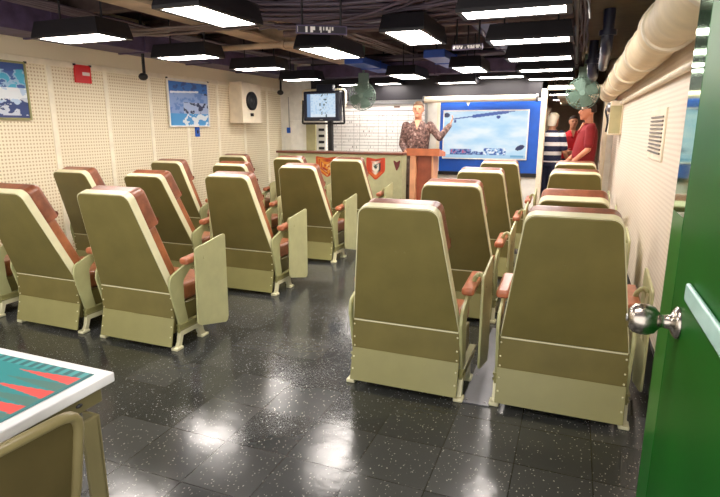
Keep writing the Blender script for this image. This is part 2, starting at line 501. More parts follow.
cables('dark cables strung crosswise above the lectern and boards', [sag(-4.6, 7.9+.05*k, -.4, 8.0+.04*k, 2.53+.02*(k%3), .04, j=.02) for k in range(8)], M['cable'], .013)
cables('black cables running lengthwise above the left wall lights', [sag(-4.55+.05*k, 2.4, -4.45+.05*k, 8.3, 2.56, .04, j=.015) for k in range(6)], M['cable'], .013)
cables('grey cables crossing between the two nearest left lights', [sag(-4.7, 3.9+.07*k, -2.5, 4.15+.05*k, 2.38, .03, j=.02) for k in range(6)], M['cable2'], .010)
cables('thin dark cables beside the right row of ceiling lights', [sag(-.05+.03*k, 2.9, -.03+.03*k, 7.4, 2.40, .02, j=.012) for k in range(3)], M['cable'], .012)

def pipe(label, path, r, m, name='overhead_pipe', fl=True):
    t = thing(name, label, 'pipe', path[0]); o = V(path[0])
    MB().tube([V(p)-o for p in path], r, 12).build('tube', m, t)
    for k in (1, len(path)-2):
        f = MB()
        a = V(path[k])-o; d = (V(path[k+1])-V(path[k-1])).normalized()
        f.lathe([(r*1.0, -.02), (r*1.5, -.02), (r*1.5, .02), (r*1.0, .02)], a, d, 12)
        f.build('coupling', m, t)
    return t
def bend(pts, r=.12, seg=5):
    out = [V(pts[0])]
    for a, p, c in zip(pts, pts[1:], pts[2:]):
        a, p, c = V(a), V(p), V(c); A = p + (a-p).normalized()*r; B = p + (c-p).normalized()*r
        for k in range(seg+1):
            t = k/seg; out.append(A*(1-t)**2 + p*2*t*(1-t) + B*t*t)
    out.append(V(pts[-1])); return out
m_pipe = mat('dark_blue_pipe', (30, 34, 56), 0.35)
pipe('dark blue bent pipe rising beside the cream lagged pipe', bend([(.17, 5.0, 2.42), (.17, 5.0, 2.12), (.2, 6.4, 2.1), (.2, 6.4, 2.42)]), .045, m_pipe)
pipe('dark bent pipe farther along above the right wall', bend([(.1, 6.7, 2.42), (.1, 6.7, 2.08), (.14, 7.35, 2.08), (.14, 7.35, 2.42)]), .05, m_pipe)
pipe('long dark pipe running lengthwise over the centre lights', [(-1.1, 2.8, 2.58), (-1.1, 3.4, 2.58), (-1.1, 6, 2.58), (-1.1, 8.0, 2.58), (-1.1, 8.3, 2.58)], .04, M['duct'])
pipe('dark pipe crossing the ceiling above the nearest right light', [(-2.9, 5.2, 2.44), (-2.4, 5.2, 2.44), (-1.2, 5.2, 2.44), (-.4, 5.2, 2.44), (0, 5.2, 2.44)], .035, M['beam'])
pipe('beige pipe crossing the ceiling behind the second left light', [(-4.7, 5.35, 2.36), (-4.4, 5.35, 2.36), (-3.9, 5.35, 2.36), (-3.0, 5.35, 2.36), (-2.7, 5.35, 2.36)], .03, M['beige_beam'])
# wire clip at the end of the first right light
b = MB().tube(bend([(0, 3.72, 2.425), (-.03, 3.72, 2.3), (.01, 3.74, 2.22), (.02, 3.74, 2.14)], .03), .006, 6)
tag(b.build('wire_clip', M['steel']), 'bright looped wire clip at the end of nearest right light', 'wire')
# conduit along the right lights
pipe('thin dark conduit joining the right ends of the ceiling lights', [(-.07, 3.2, 2.33), (-.07, 3.6, 2.33), (-.07, 5, 2.33), (-.07, 8, 2.33), (-.07, 8.5, 2.33)], .02, M['housing'])

# ------------------------------------------------------------------ ceiling lights
LAMPW = .62
def light(x0, x1, y0, y1, z, label, hz=.13, flare=.035):
    t = thing('ceiling_light', label, 'ceiling light', ((x0+x1)/2, (y0+y1)/2, z), 0, 'fluorescent ceiling lights')
    w, d = (x1-x0)/2, (y1-y0)/2
    b = MB()
    o = [(-w-flare, -d-flare), (w+flare, -d-flare), (w+flare, d+flare), (-w-flare, d+flare)]
    i = [(-w, -d), (w, -d), (w, d), (-w, d)]
    b.ring(o, i, 'z', .0, .02)
    b.prism(o, 'z', .02, hz, top=[(p[0]*.92, p[1]*.9) for p in o])
    b.build('housing', M['housing'], t)
    MB().box((-w, -d, .004), (w, d, .018)).build('diffuser', M['lamp'], t)
    for q in (-.7, .7):
        h = MB()
        if w > d: hang(h, q*w, 0, hz, ZC-z)
        else: hang(h, 0, q*d, hz, ZC-z)
        h.build('hanger', M['housing'], t)
    return t
Z = 2.2
R = [(3.60, 3.83), (4.82, 5.08), (6.10, 6.40), (7.36, 7.66), (8.75, 9.0)]
nth = ['nearest ceiling light of the row along the right wall', 'second nearest ceiling light of the row along the right wall', 'third ceiling light of the row along the right wall',
       'fourth ceiling light of the row along the right wall', 'farthest ceiling light of the row along the right wall, near the fan']
for (y0, y1), l in zip(R, nth): light(-.735, -.12, y0, y1, Z, 'lit white ' + l)
light(-1.42, -1.14, 4.10, 4.80, Z, 'lit light set lengthwise over the middle aisle, nearest one')
light(-1.47, -1.15, 6.75, 7.45, Z, 'lit light set lengthwise before the large blue-bordered screen')
light(-2.45, -2.15, 4.65, 5.45, Z, 'lit lengthwise light over the third left chair column')
light(-2.43, -2.15, 2.82, 3.46, Z, 'large lit lengthwise light at top, nearest on the left side')
light(-4.14, -3.50, 3.34, 3.64, Z, 'lit crosswise light above the red wall plate')
light(-4.14, -3.52, 4.68, 4.94, Z, 'lit crosswise light above the small framed sea picture')
light(-4.04, -3.44, 5.92, 6.18, Z, 'lit crosswise light above the white speaker box')
light(-4.25, -3.70, 7.50, 7.76, Z, 'lit crosswise light above the small television')
light(-2.50, -2.14, 7.40, 8.10, Z, 'lit light over the presenter, beside the blue duct')
light(-1.46, -.82, 8.62, 8.88, 2.24, 'lit light above the right half of the screen housing')
light(-2.12, -1.54, 9.2-.5, 9.2-.26, 2.18, 'lit light above the left half of the screen housing')
light(-3.86, -3.5, 8.75, 9.0, 2.2, 'small lit light just right of the television')
light(-3.2, -2.8, 8.75, 9.0, 2.2, 'small lit light behind the hanging fan over the status board')
light(-.5, -.18, 10.4, 10.7, 2.06, 'lit light in the passage beyond the doorway, nearer one')
light(-.5, -.15, 12.0, 12.3, 2.04, 'lit light deep in the passage beyond the doorway')
light(-1.2, -.6, 11.0, 11.3, 2.2, 'added fill light out of view on the left side of the passage')  # extra lamp added to brighten the passage, out of view
# unseen lamps added to light the near end, continuing the rows
light(-.735, -.12, 1.3, 1.55, 2.3, 'added unseen ceiling light continuing the right row, by the entrance')
light(-2.43, -2.15, .8, 1.5, 2.3, 'added unseen ceiling light over the game table')
light(-4.14, -3.5, 1.2, 1.5, 2.3, 'added unseen ceiling light over the near left corner')

def overhead_sign(label, loc, rz, w, h, fn):
    t = thing('overhead_sign', label, 'sign', loc, rz)
    MB().box((-w/2-.01, .0, -h/2-.008), (w/2+.01, .02, h/2+.01), .004).build('board', M['duct'], t)
    p = picture('lettering', w, h, 90, 14, fn, M['paint'], t); p.location = (0, -.003, 0)
    for q in (-.4, .4):
        hb = MB(); hang(hb, w*q, .01, h/2, ZC-loc[2]); hb.build('hanger', M['housing'], t)
def strokes(seed, gaps):
    def fn(u, v):
        if any(a < u < b for a, b in gaps): return (40, 33, 48)
        k = int(u*38); rnd = random.Random(seed*100+k)
        if rnd.random() < .3: return (40, 33, 48)
        lo, hi = (0.05, .95) if rnd.random() < .6 else ((.4, .95) if rnd.random() < .5 else (.05, .55))
        return (244, 240, 236) if lo < v < hi else (40, 33, 48)
    return fn
overhead_sign('dark overhead sign with worn white lettering above the centre light', (-1.72, 3.62, 2.165), math.radians(32), .34, .042, strokes(3, [(0, .1), (.36, .44), (.74, .93)]))
overhead_sign('small dark overhead sign with white lettering before the far light', (-.93, 4.85, 2.17), 0, .24, .03, strokes(9, [(.44, .5)]))

# ------------------------------------------------------------------ lagged pipe on the right wall
t = thing('lagged_pipe', 'large cream cloth-lagged pipe running along the top of the right wall', 'pipe', (.382, 1.0, 1.985))
b = MB(); path = []; rad = []
y = 0.0
while y < 8.0:
    path.append((.004*math.sin(y*5), y, .006*math.sin(y*3.1))); ph = (y % .55)/.55
    rad.append(.118 + .004*math.sin(y*9) + (.009 if ph < .12 else 0)); y += .05
b.tube(path, rad, 24); b.build('lagging', M['lag'], t, 60)
for k in range(1, 8): MB().lathe([(.126, -.025), (.131, -.02), (.131, .02), (.126, .025)], (0, k*1.05, 0), 'y', 24).build('band', M['cream'], t)
pipe('thin cream pipe just below the large lagged pipe', [(.485, 1.0, 1.79), (.485, 1.5, 1.79), (.485, 3, 1.79), (.485, 7.0, 1.79), (.485, 7.5, 1.79)], .022, M['cream'], 'wall_pipe')

# vent, and the bracket box farther along the wall
t = thing('wall_vent', 'cream louvred vent grille on the right wall', 'vent', (XR, 4.25, 1.45))
b = MB(); b.box((-.012, -.36, -.17), (0, .36, .17), .003); b.build('frame', M['cream'], t)
b = MB()
for k in range(10):
    z0 = -.125 + k*.026
    b = MB().prism([(-.30, z0), (.30, z0), (.30, z0+.012), (-.30, z0+.012)], 'x', -.02, -.011)
    b.build('slat', mat('vent_slat_grey', (120, 112, 100), 0.5), t)  # plain grey slats on the cream frame
t = thing('wall_box', 'small cream junction box with cables on the far right wall', 'junction box', (XR, 7.75, 1.4))
MB().box((-.15, -.18, 0), (0, .18, .42), .01).build('housing', M['cream'], t)
MB().tube(bend([(-.16, -.05, .40), (-.2, -.06, .30), (-.16, -.07, .18), (-.17, -.02, .04)], .03), .012, 6).build('cable', M['black'], t)
MB().ball((-.15, -.1, .34), (.05, .07, .06)).ball((-.15, -.02, .2), (.03, .05, .07)).build('lamp_head', M['steel'], t)
MB().box((-.15, -.187, .02), (-.02, -.18, .36), .002).build('cover', M['locker'], t)

# ------------------------------------------------------------------ green door by the camera
DX, DE = .289, 1.82
t = thing('door_2', 'glossy green open door at the right edge with nickel knob', 'door', (DX, DE, 0)); t['kind'] = 'structure'
MB().box((0, -.92, .02), (.045, -.17, 2.06)).build('leaf', M['door'], t)
MB().box((-.001, -.17, 1.26), (.046, 0, 2.06)).build('edge_strip', M['door_edge'], t)
MB().box((-.001, -.17, .02), (.046, 0, 1.26)).build('lower_edge_strip', M['door_gloss'], t)
kz = 1.0; ky = -.285
b = MB()
b.lathe([(.0, -.0), (.042, -.001), (.042, -.007), (.034, -.014), (.019, -.020), (.017, -.040), (.022, -.046), (.035, -.056), (.041, -.072), (.042, -.088), (.038, -.106), (.026, -.118), (.0, -.121)], (0, ky, kz), 'x', 32)
kn = b.build('knob', M['chrome'], t, 50)
MB().lathe([(.0, 0), (.010, 0), (.009, -.003), (.0, -.0035)], (-.121, ky, kz), 'x', 16).build('keyhole', M['steel'], kn)
MB().box((-.014, -.92, 1.088), (-.001, -.375, 1.134), .006, 3).build('push_bar', M['door_bar'], t)

# ------------------------------------------------------------------ chairs
def outline(hb, ht, v0, v1, r):
    return fillet([(-hb, v0), (hb, v0), (ht, v1), (-ht, v1)], [.004, .004, r, r], 6)
BASE_LEAN = 14.5
def make_chair():
    t = thing('briefing_chair', 'x', 'chair')
    # skirt, a folded sheet
    b = MB().prism([(0, .405), (.012, .405), (.012, .222), (0, .222)], 'x', -.318, .318)
    sk = b.build('skirt', M['panel'], t)
    MB().prism([(-.002, .222), (.010, .222), (-.038, .036), (-.050, .036)], 'x', -.318, .318, .002, 1).build('lower_skirt', M['skirt'], sk)  # lighter olive puts the light on this tilted fold into the colour
    MB().box((-.308, -.003, .396), (.308, .0, .405)).build('seam', M['rim'], sk)
    for sx in (-1, 1):
        for z in (.37, .29, .235, .17, .1): MB().ball((sx*.305, -.001 if z > .222 else -.002-(.222-z)*.26, z), .0055, 8).build('rivet', M['rim'], sk)
    MB().box((-.285, .03, .10), (.285, .50, .29), .008).build('seat_base', M['panel'], t)  # darker olive than the frame, shade under the seat put into the colour
    MB().box((-.272, .07, .29), (.272, .56, .42), .035, 4).build('seat', M['leather'], t)
    # side frames
    pl = fillet([(.04, .15), (-.032, .45), (-.018, .525), (.13, .575), (.44, .60), (.44, .555), (.20, .545), (.105, .47), (.105, .30), (.135, .15)], [.0, .05, .05, .02, .015, .015, .03, .05, .05, .0], 5)
    bands = [(.03, .17), (.42, .17), (.42, .095), (.03, .095)]
    leg = [(.035, .13), (.014, .05), (-.02, .0), (.03, 0), (.062, .088), (.212, .088), (.25, 0), (.31, 0), (.284, .05), (.262, .13)]
    for sx in (-1, 1):
        x0, x1 = (.315, .333) if sx > 0 else (-.333, -.315)
        sf = MB().prism(pl, 'x', x0, x1, .003, 1).build('side_frame', M['side'], t)
        b = MB().prism(bands, 'x', x0-.004, x1+.004, .003, 1)
        b.box((x0-.01, .03, .160), (x1+.01, .42, .172)).box((x0-.01, .03, .126), (x1+.01, .42, .136))
        b.build('side_rail', M['skirt'], sf)
        b = MB().prism(leg, 'x', x0-.006, x1+.006, .003, 1)
        b.box((min(x0,x1)-.018, -.03, 0), (max(x0,x1)+.018, .04, .022), .006).box((min(x0,x1)-.018, .245, 0), (max(x0,x1)+.018, .32, .022), .006)
        b.build('leg', M['rim'], t)
        b = MB().box((sx*.326-.036, .12, .585), (sx*.326+.036, .45, .632), .018, 4, rot=Matrix.Rotation(math.radians(4), 3, 'X'))
        b.build('armrest', M['pad'], t)
    # backrest, hinged at the skirt
    br = MB().ring(outline(.314, .212, 0, .72, .06), outline(.300, .198, .004, .706, .05), 'y', -.012, .042).build('backrest', M['rim'], t)
    br.location = (0, .012, .405); br.rotation_euler = (math.radians(BASE_LEAN), 0, 0)
    MB().prism(outline(.309, .207, .004, .713, .055), 'y', -.018, .02, .005, 2).build('back_panel', M['panel'], br)
    MB().prism(outline(.288, .228, .03, .455, .03), 'y', .021, .135, .03, 3).build('back_cushion', M['leather'], br)
    MB().prism(outline(.244, .205, .45, .710, .05), 'y', .026, .16, .035, 4).build('headrest', M['leather_dk'], br)
    for q in (-.02, .03): MB().ball((q, -.018, .47), (.004, .003, .004), 8).build('screw', M['panel'], br)
    # writing tablet folded down at the right arm
    tp = fillet([(.135, .14), (.47, .055), (.49, .10), (.50, .735), (.46, .735), (.15, .69)], [.045, .05, .02, .02, .02, .02], 5)
    tb = MB().prism(tp, 'x', .398, .412, .003, 1).build('tablet', M['tablet'], t)
    b = MB().tube(bend([(.335, .26, .60), (.345, .25, .665), (.385, .24, .685), (.405, .24, .60)], .03), .013, 8)
    b.build('hinge', M['side'], tb)
    b = MB().box((.386, .22, .40), (.397, .26, .66), .003); b.build('stay', M['rim'], tb)
    return t
proto = make_chair()
rowY = [2.76, 4.08, 5.38, 6.74]
XA, XB = -.82, .02
XLs = [-2.765, -3.63, -4.55]
spots = []
ordn = ['nearest', 'second', 'third', 'farthest']
for r in range(4): spots.append((XB, rowY[r]+.03, 'olive-backed brown chair in the column against the right wall, ' + ordn[r] + ' of four', 0))
for r in range(4): spots.append((XA, rowY[r], 'olive-backed brown chair in the column just right of the aisle, ' + ordn[r] + ' of four', 0))
cn = ['left bank, column beside the aisle', 'left bank, middle column', 'left bank, column nearest the left wall']
for c in range(3):
    for r in range(4):
        spots.append((XLs[c], rowY[r]-.02, 'olive-backed brown chair in the %s, %s of four' % (cn[c], ordn[r]), 0))
recline = {1: 15.0, 2: 2.0, 3: 3.0, 5: 3.5, 6: 4.0, 7: 4.0, 8: 2.5, 9: 3.0, 10: 5.5, 11: 7.0, 12: 7.5, 13: 7.5, 14: 5.5, 15: 6.0, 16: 6.0, 17: 6.0, 18: 3.0, 19: 3.0}
for i, (x, y, l, rz) in enumerate(spots):
    o = proto if i == 0 else copy_tree(proto)
    o.location = (x, y, 0); o['label'] = l; o['group'] = 'briefing room chairs'
    if i in recline:
        for ch in kids(o):
            if ch.name.startswith('backrest'): ch.rotation_euler.x = math.radians(BASE_LEAN + recline[i])
# steel floor plate between the two right columns
t = thing('floor_plate', 'grey steel floor plate between the two nearest right chairs', 'floor plate', (-.40, 3.2, 0))
MB().box((-.075, -.46, 0), (.075, .75, .008), .002).build('strip', M['plate'], t)
for y in (-.43, -.1, .3): 
    for x in (-.05, .05): MB().lathe([(.0, .008), (.009, .008), (.007, .013), (.0, .0135)], (x, y, 0), 'z', 10).build('bolt', M['steel'], t)

# ------------------------------------------------------------------ game table and folding chair, lower left
t = thing('game_table', 'white-edged table with inlaid teal backgammon board at lower left', 'table', (-1.80, .62, 0))
tx, ty = .49, .56
MB().box((-tx, -ty, .705), (tx, ty, .738), .005).build('tabletop', M['table_w'], t)
def board_fn(u, v):
    # u across X to the right, v along Y away; points with bases on the right edge
    if v > .965:
        return (150, 60, 60) if False else ((20, 92, 96) if int(u*46) % 2 else (60, 150, 150))
    k = v/.965*22.0; i = int(k); f = abs(k - i - .5)*2
    d = 1-u
    if d < .022: return (30, 110, 112)
    d = (d-.022)/.27
    if 0 <= d < 1 and f < 1-d:
        return (222, 72, 66) if i % 2 == 1 else (66, 112, 104)
    d2 = u/.27
    if d2 < 1 and f < 1-d2: return (222, 72, 66) if i % 2 == 0 else (66, 112, 104)
    return (14, 128, 130)
p = picture('game_board', .90, 1.04, 180, 320, board_fn, M['paint'], t)
p.location = (0, 0, .7395); p.rotation_euler = (-PI/2, 0, 0)
MB().box((-tx+.03, -ty+.03, .645), (tx-.03, ty-.03, .705), .004).build('apron', M['table_o'], t)
MB().ball((tx+.0, .42, .69), (.006, .012, .006), 8).build('screw', M['black'], t)
for sx in (-1, 1):
    for sy in (-1, 1):
        b = MB()
        x, y = sx*(tx-.005), sy*(ty-.10)
        b.box((x-.03, y-.006, 0), (x+.03, y+.006, .645), .002).box((x+sx*.018, y-sy*.055 if sy > 0 else y, 0), (x+sx*.03, y if sy > 0 else y+.055, .645), .002)
        b.box((x-.032, y-.03, 0), (x+.032, y+.03, .015), .004)
        b.build('leg', M['table_o'], t)

t = thing('folding_chair', 'olive metal folding chair with its back towards camera at the game table', 'folding chair', (-1.37, .668, 0))
# chair faces -X, its back panel runs along Y
def cx(x, y, z): return (x, y, z)
W2 = .215
lean = .07
fr = []
for sy in (-1, 1):
    pth = bend([(-.18, sy*(W2+.01), 0), (.20, sy*W2, .52), (.255, sy*W2, .80), (.262, 0, .815)], .06, 6)
    fr.append(pth)
full = fr[0] + [q for q in reversed(fr[1][:-1])]
MB().tube(full, .014, 12).build('back_frame', M['fold'], t)
b = MB()
rows = []
for zz, xx in ((.52, .203), (.60, .219), (.70, .239), (.795, .256)):
    rows.append([V((xx-.006, -W2+.004, zz)), V((xx-.006, 0, zz)), V((xx-.006, W2-.004, zz)), V((xx-.014, W2-.004, zz)), V((xx-.02, 0, zz)), V((xx-.014, -W2+.004, zz))])
b.loft(rows); b.build('backrest', mat('dark_olive_sheet', (84, 74, 42), 0.35), t)
b = MB().box((-.21, -.19, .425), (.19, .19, .45), .012, 3); b.build('seat', M['fold'], t)
for sy in (-1, 1):
    MB().tube([(.26, sy*.19, 0), (.05, sy*.19, .27), (-.16, sy*.19, .43)], .012, 10).build('leg', M['fold'], t)
MB().tube([(.2, -.19, .075), (.2, .19, .075)], .009, 8).build('stretcher', M['fold'], t)

# ------------------------------------------------------------------ left wall pictures and boxes
def wall_pic(name, label, cat, y0, y1, z0, z1, fn, fm, border=.02):
    w, h = y1-y0, z1-z0
    t = thing(name, label, cat, (XL+.012, (y0+y1)/2, (z0+z1)/2), PI/2)
    MB().ring([(-w/2, -h/2), (w/2, -h/2), (w/2, h/2), (-w/2, h/2)], [(-w/2+border, -h/2+border), (w/2-border, -h/2+border), (w/2-border, h/2-border), (-w/2+border, h/2-border)], 'y', -.022, 0).build('frame', fm, t)
    p = picture('print', w-border, h-border, 130, 110, fn, M['paint'], t, .006); p.location = (0, -.012, 0)
    for sx in (-1, 1): MB().box((sx*w/2-.012, -.026, h/2-.012), (sx*w/2+.012, 0, h/2+.008), .002).build('clip', M['black'], t)
def sea1(u, v):
    n = noise.fractal(V((u*6, v*9, 1.3)), 1.0, 2.0, 4)
    if v > .86 + n*.04: return (36, 72, 140)
    if v > .55: 
        k = .5 + n*.9 - abs(u-.55)*.5
        return (60, 170, 205) if k > .6 else ((150, 190, 220) if k > .3 else (44, 88, 160))
    if v > .34 + n*.10: return (226, 234, 240) if n > -.3 else (180, 205, 230)
    if v > .06: return (34, 60, 118) if n < .15 else (196, 206, 220)
    return (40, 58, 120)
def sea2(u, v):
    n = noise.fractal(V((u*7, v*8, 4.1)), 1.0, 2.0, 4)
    if v > .96: return (226, 226, 210)
    if abs(v - (.74 + .06*(u-.3))) < .02 and .05 < u < .75: return (220, 232, 246)
    if v > .74: return (36, 110, 196) if n < .2 else (30, 76, 150)
    if u > .78 and v > .7 and n > 0: return (24, 44, 90)
    if .28 < v < .52 and .35 < u: 
        return (28, 44, 92) if n > .1 else (170, 190, 226)
    if v < .28: return (226, 238, 248) if (n > .1 and u > .3) else (72, 158, 222)
    return (132, 164, 220) if n > -.1 else (96, 136, 206)
fr_k = mat('khaki_picture_edge', (150, 148, 96), 0.5)
wall_pic('wall_picture', 'large blue and white sea picture at the left edge of the photo', 'picture', 3.36, 3.99, 1.57, 2.13, sea1, fr_k)
wall_pic('wall_picture', 'blue ship-at-sea picture on the left wall before the white speaker box', 'picture', 6.02, 6.90, 1.50, 2.15, sea2, M['white'])
wall_pic('wall_plate', 'red square plate with a white tag on the left wall', 'sign', 4.57, 4.78, 1.98, 2.17,
         lambda u, v: (236, 220, 214) if (u > .48 and .42 < v < .62) else (210, 30, 36), M['red'], .008)
t = thing('door_tag', 'small blue tag hanging under the ship picture', 'tag', (XL, 6.62, 1.43), PI/2)
MB().box((-.05, -.012, -.07), (.05, 0, .07), .01).build('plate', M['blue'], t)
MB().ball((0, -.014, .0), (.02, .006, .03), 10).build('emblem', M['tvbody'], t)
t = thing('speaker_box', 'cream wall box with a round black speaker on the left wall', 'speaker', (XL, 7.74, 1.56))
MB().prism([(-.28, 0), (.28, 0), (.28, .62), (-.28, .64)], 'x', .0, .25, .01, 2).build('housing', M['cream'], t)
sp = MB().lathe([(.0, 0), (.145, 0), (.145, .03), (.12, .045), (.08, .02), (.05, .035), (.0, .04)], (.25, -.03, .35), 'x', 28).build('speaker_cone', M['black'], t)
MB().box((.25, -.06, .11), (.262, .02, .16), .003).build('label_plate', M['black'], t)
for y, l in ((5.32, 'black hooked bracket hanging from ceiling near the red plate light'), (8.6, 'black hooked bracket hanging from ceiling near the speaker box')):
    t = thing('ceiling_hook', l, 'bracket', (-4.9, y, 2.07))
    MB().tube([(0, 0, .02), (0, 0, .2), (.01, 0, ZC-2.07)], .018, 8).build('rod', M['black'], t)
    MB().ball((.0, -.02, .02), (.06, .05, .045), 12).build('head', M['black'], t)

# ------------------------------------------------------------------ counter with emblems
t = thing('reception_counter', 'pale green counter with dark wood top edge before the status board', 'counter', (-3.535, 7.95, 0))
MB().box((-1.085, 0, .02), (1.085, .24, 1.08), .006).build('body', M['counter'], t)
MB().box((-1.11, -.03, 1.08), (1.11, .26, 1.115), .008).build('countertop', M['counter_top'], t)
MB().box((-1.085, -.006, 0), (1.085, .24, .09)).build('kick_plate', M['black'], t)
def shield_mesh(name, w, h, fn, parent, loc):
    pts = fillet([(-w/2, h/2), (-w/2, -h*.1), (0, -h/2), (w/2, -h*.1), (w/2, h/2), (0, h*.42)], [.02, .08, .04, .08, .02, .02], 4)
    bm = bmesh.new(); lay = bm.verts.layers.float_color.new('Col')
    rings = []
    for s in [i/10 for i in range(10, 0, -1)]:
        r = []
        for (x, z) in pts:
            v = bm.verts.new((x*s, -.006, z*s)); v[lay] = lin(fn(x*s/w, z*s/h, s)); r.append(v)
        rings.append(r)
    n = len(pts)
    for P, Q in zip(rings, rings[1:]):
        for i in range(n): bm.faces.new((P[i], P[(i+1)%n], Q[(i+1)%n], Q[i]))
    bm.faces.new(rings[-1])
    back = []
    for (x, z) in pts:
        v = bm.verts.new((x, 0, z)); v[lay] = lin((120, 40, 20)); back.append(v)
    for i in range(n): bm.faces.new((rings[0][(i+1)%n], rings[0][i], back[i], back[(i+1)%n]))
    bmesh.ops.recalc_face_normals(bm, faces=bm.faces)
    me = bpy.data.meshes.new(name); bm.to_mesh(me); bm.free(); me.materials.append(M['paint'])
    o = bpy.data.objects.new(name, me); C.objects.link(o); o.parent = parent; o.location = loc
    return o
def crest1(u, v, s):
    if s > .82: return (206, 74, 40)
    if v < -.12: return (226, 120, 60) if s > .5 else (236, 226, 206)
    r = math.hypot(u, v-.1)
    if r < .10: return (34, 70, 60)
    if r < .2: return (240, 236, 220)
    if r < .3: return (40, 46, 44) if u > 0 else (206, 90, 50)
    return (196, 66, 40)
def crest2(u, v, s):
    n = noise.noise(V((u*9, v*9, 2)))
    if s > .8: return (206, 80, 36)
    return (226, 150, 50) if n > .05 else ((170, 50, 36) if n > -.25 else (240, 210, 140))
t1 = shield_mesh('shield_emblem', .31, .36, crest1, t, (.655, 0, .86))
t2 = shield_mesh('shield_emblem', .40, .34, crest2, t, (-.18, 0, .87))
MB().prism(fillet([(-.06, .08), (-.03, -.02), (0, -.1), (.04, -.02), (.06, .08), (0, .04)], .01, 3), 'y', -.008, 0).build('emblem', mat('dark_red_emblem', (110, 44, 44), .5), t, loc=(1.0, 0, .93))

# ------------------------------------------------------------------ television on a pole
t = thing('television', 'small dark television on a pole behind the counter', 'television', (-4.06, 8.52, 0), math.radians(-6))
MB().box((-.36, -.04, 1.60), (.36, .06, 2.09), .02, 3).box((-.22, .05, 1.68), (.22, .16, 2.0), .03, 3).build('housing', M['tvbody'], t)
def tv1(u, v):
    n = noise.noise(V((u*14, v*14, 7)))
    if u < .12: return (120, 150, 190)
    if .42 < u < .75 and n > .28: return (70, 96, 110)
    if v < .12: return (220, 232, 244)
    return (206, 226, 244) if n > -.2 else (176, 208, 236)
p = picture('screen', .56, .38, 60, 44, tv1, M['paint_e'], t); p.location = (0, -.044, 1.855)
MB().box((-.03, -.045, 1.615), (.03, -.038, 1.63)).build('badge', M['steel'], t)
b = MB().box((.07, .05, .0), (.15, .12, 1.66), .006).box((-.02, -.1, 0), (.34, .28, .02), .004)
b.build('pole', M['black'], t)
b = MB().tube(bend([(-.40, .02, 1.95), (-.42, .02, 1.56), (.1, .08, 1.56)], .03), .018, 8).tube(bend([(.40, .02, 1.95), (.42, .02, 1.56), (.16, .08, 1.56)], .03), .018, 8)
b.build('cradle', M['black'], t)
MB().box((-.12, .0, 2.09), (.2, .1, 2.2), .01).build('top_box', M['tvbody'], t)
# cream conduit frame
t = thing('wall_conduit', 'thin cream conduit framing the television on the back wall', 'pipe', (-4.7, YB-.05, 1.0))
MB().tube(bend([(0, 0, 0), (0, 0, 1.15), (.85, 0, 1.15), (.85, 0, .86)], .06), .02, 8).build('tube', M['cream'], t)
MB().box((-.03, -.03, .3), (.03, .05, .36), .004).box((-.03, -.03, .9), (.03, .05, .96), .004).build('clamp', M['cream'], t)
t = thing('wall_cabinet', 'white cabinet with an olive box on back wall below the television', 'cabinet', (-4.55, YB-.005, 1.0))
MB().box((-.40, -.1, 0), (.32, 0, .62), .008).build('body', M['white'], t)
MB().box((-.05, -.15, .05), (.14, -.1, .55), .008).build('olive_box', M['locker'], t)
for k in range(4): MB().box((.19, -.125, .1+k*.11), (.30, -.1, .145+k*.11), .006).build('clip', M['black'], t)
t = thing('wall_switch', 'small blue switch with a cord in the far left corner', 'switch', (-5.02, YB, 1.44), -PI/2)
MB().box((0, -.05, -.05), (.03, .05, .05), .006).build('plate', M['blue'], t)
MB().tube([(.015, 0, .05), (.015, 0, .6)], .008, 6).build('cord', M['steel'], t)

# ------------------------------------------------------------------ status board
t = thing('status_board', 'large white ruled status board on the back wall behind the counter', 'board', (-3.33, YB-.035, 1.45))
W, H = 1.86, .86
MB().ring([(-W/2-.03, -H/2-.03), (W/2+.03, -H/2-.03), (W/2+.03, H/2+.03), (-W/2-.03, H/2+.03)], [(-W/2, -H/2), (W/2, -H/2), (W/2, H/2), (-W/2, H/2)], 'y', -.03, .03).build('frame', M['steel'], t)
def status(u, v):
    cols = (0.06, .17, .30, .36, .55, .63, .74, .84, .92)
    if abs(v-.88) < .006 or abs(v-.78) < .005: return (110, 106, 104)
    for c in cols:
        if abs(u-c) < .0022 and v < .88: return (120, 116, 114)
    r = v*16; 
    if abs(r-round(r)) < .09 and v < .78: return (186, 182, 180)
    n = noise.noise(V((u*160, round(r*2)*3.3, 2)))
    if n > .34 and v < .86 and noise.noise(V((u*9, round(r*2)*1.7, 5))) > .0: return (150, 140, 138)
    if v > .92 and abs(v-.95) < .02 and (.36 < u < .40 or .70 < u < .76 or .93 < u < .97): return (120, 96, 80)
    return (240, 237, 233)
p = picture('sheet', W, H, 400, 120, status, M['paint'], t); p.location = (0, -.005, 0)

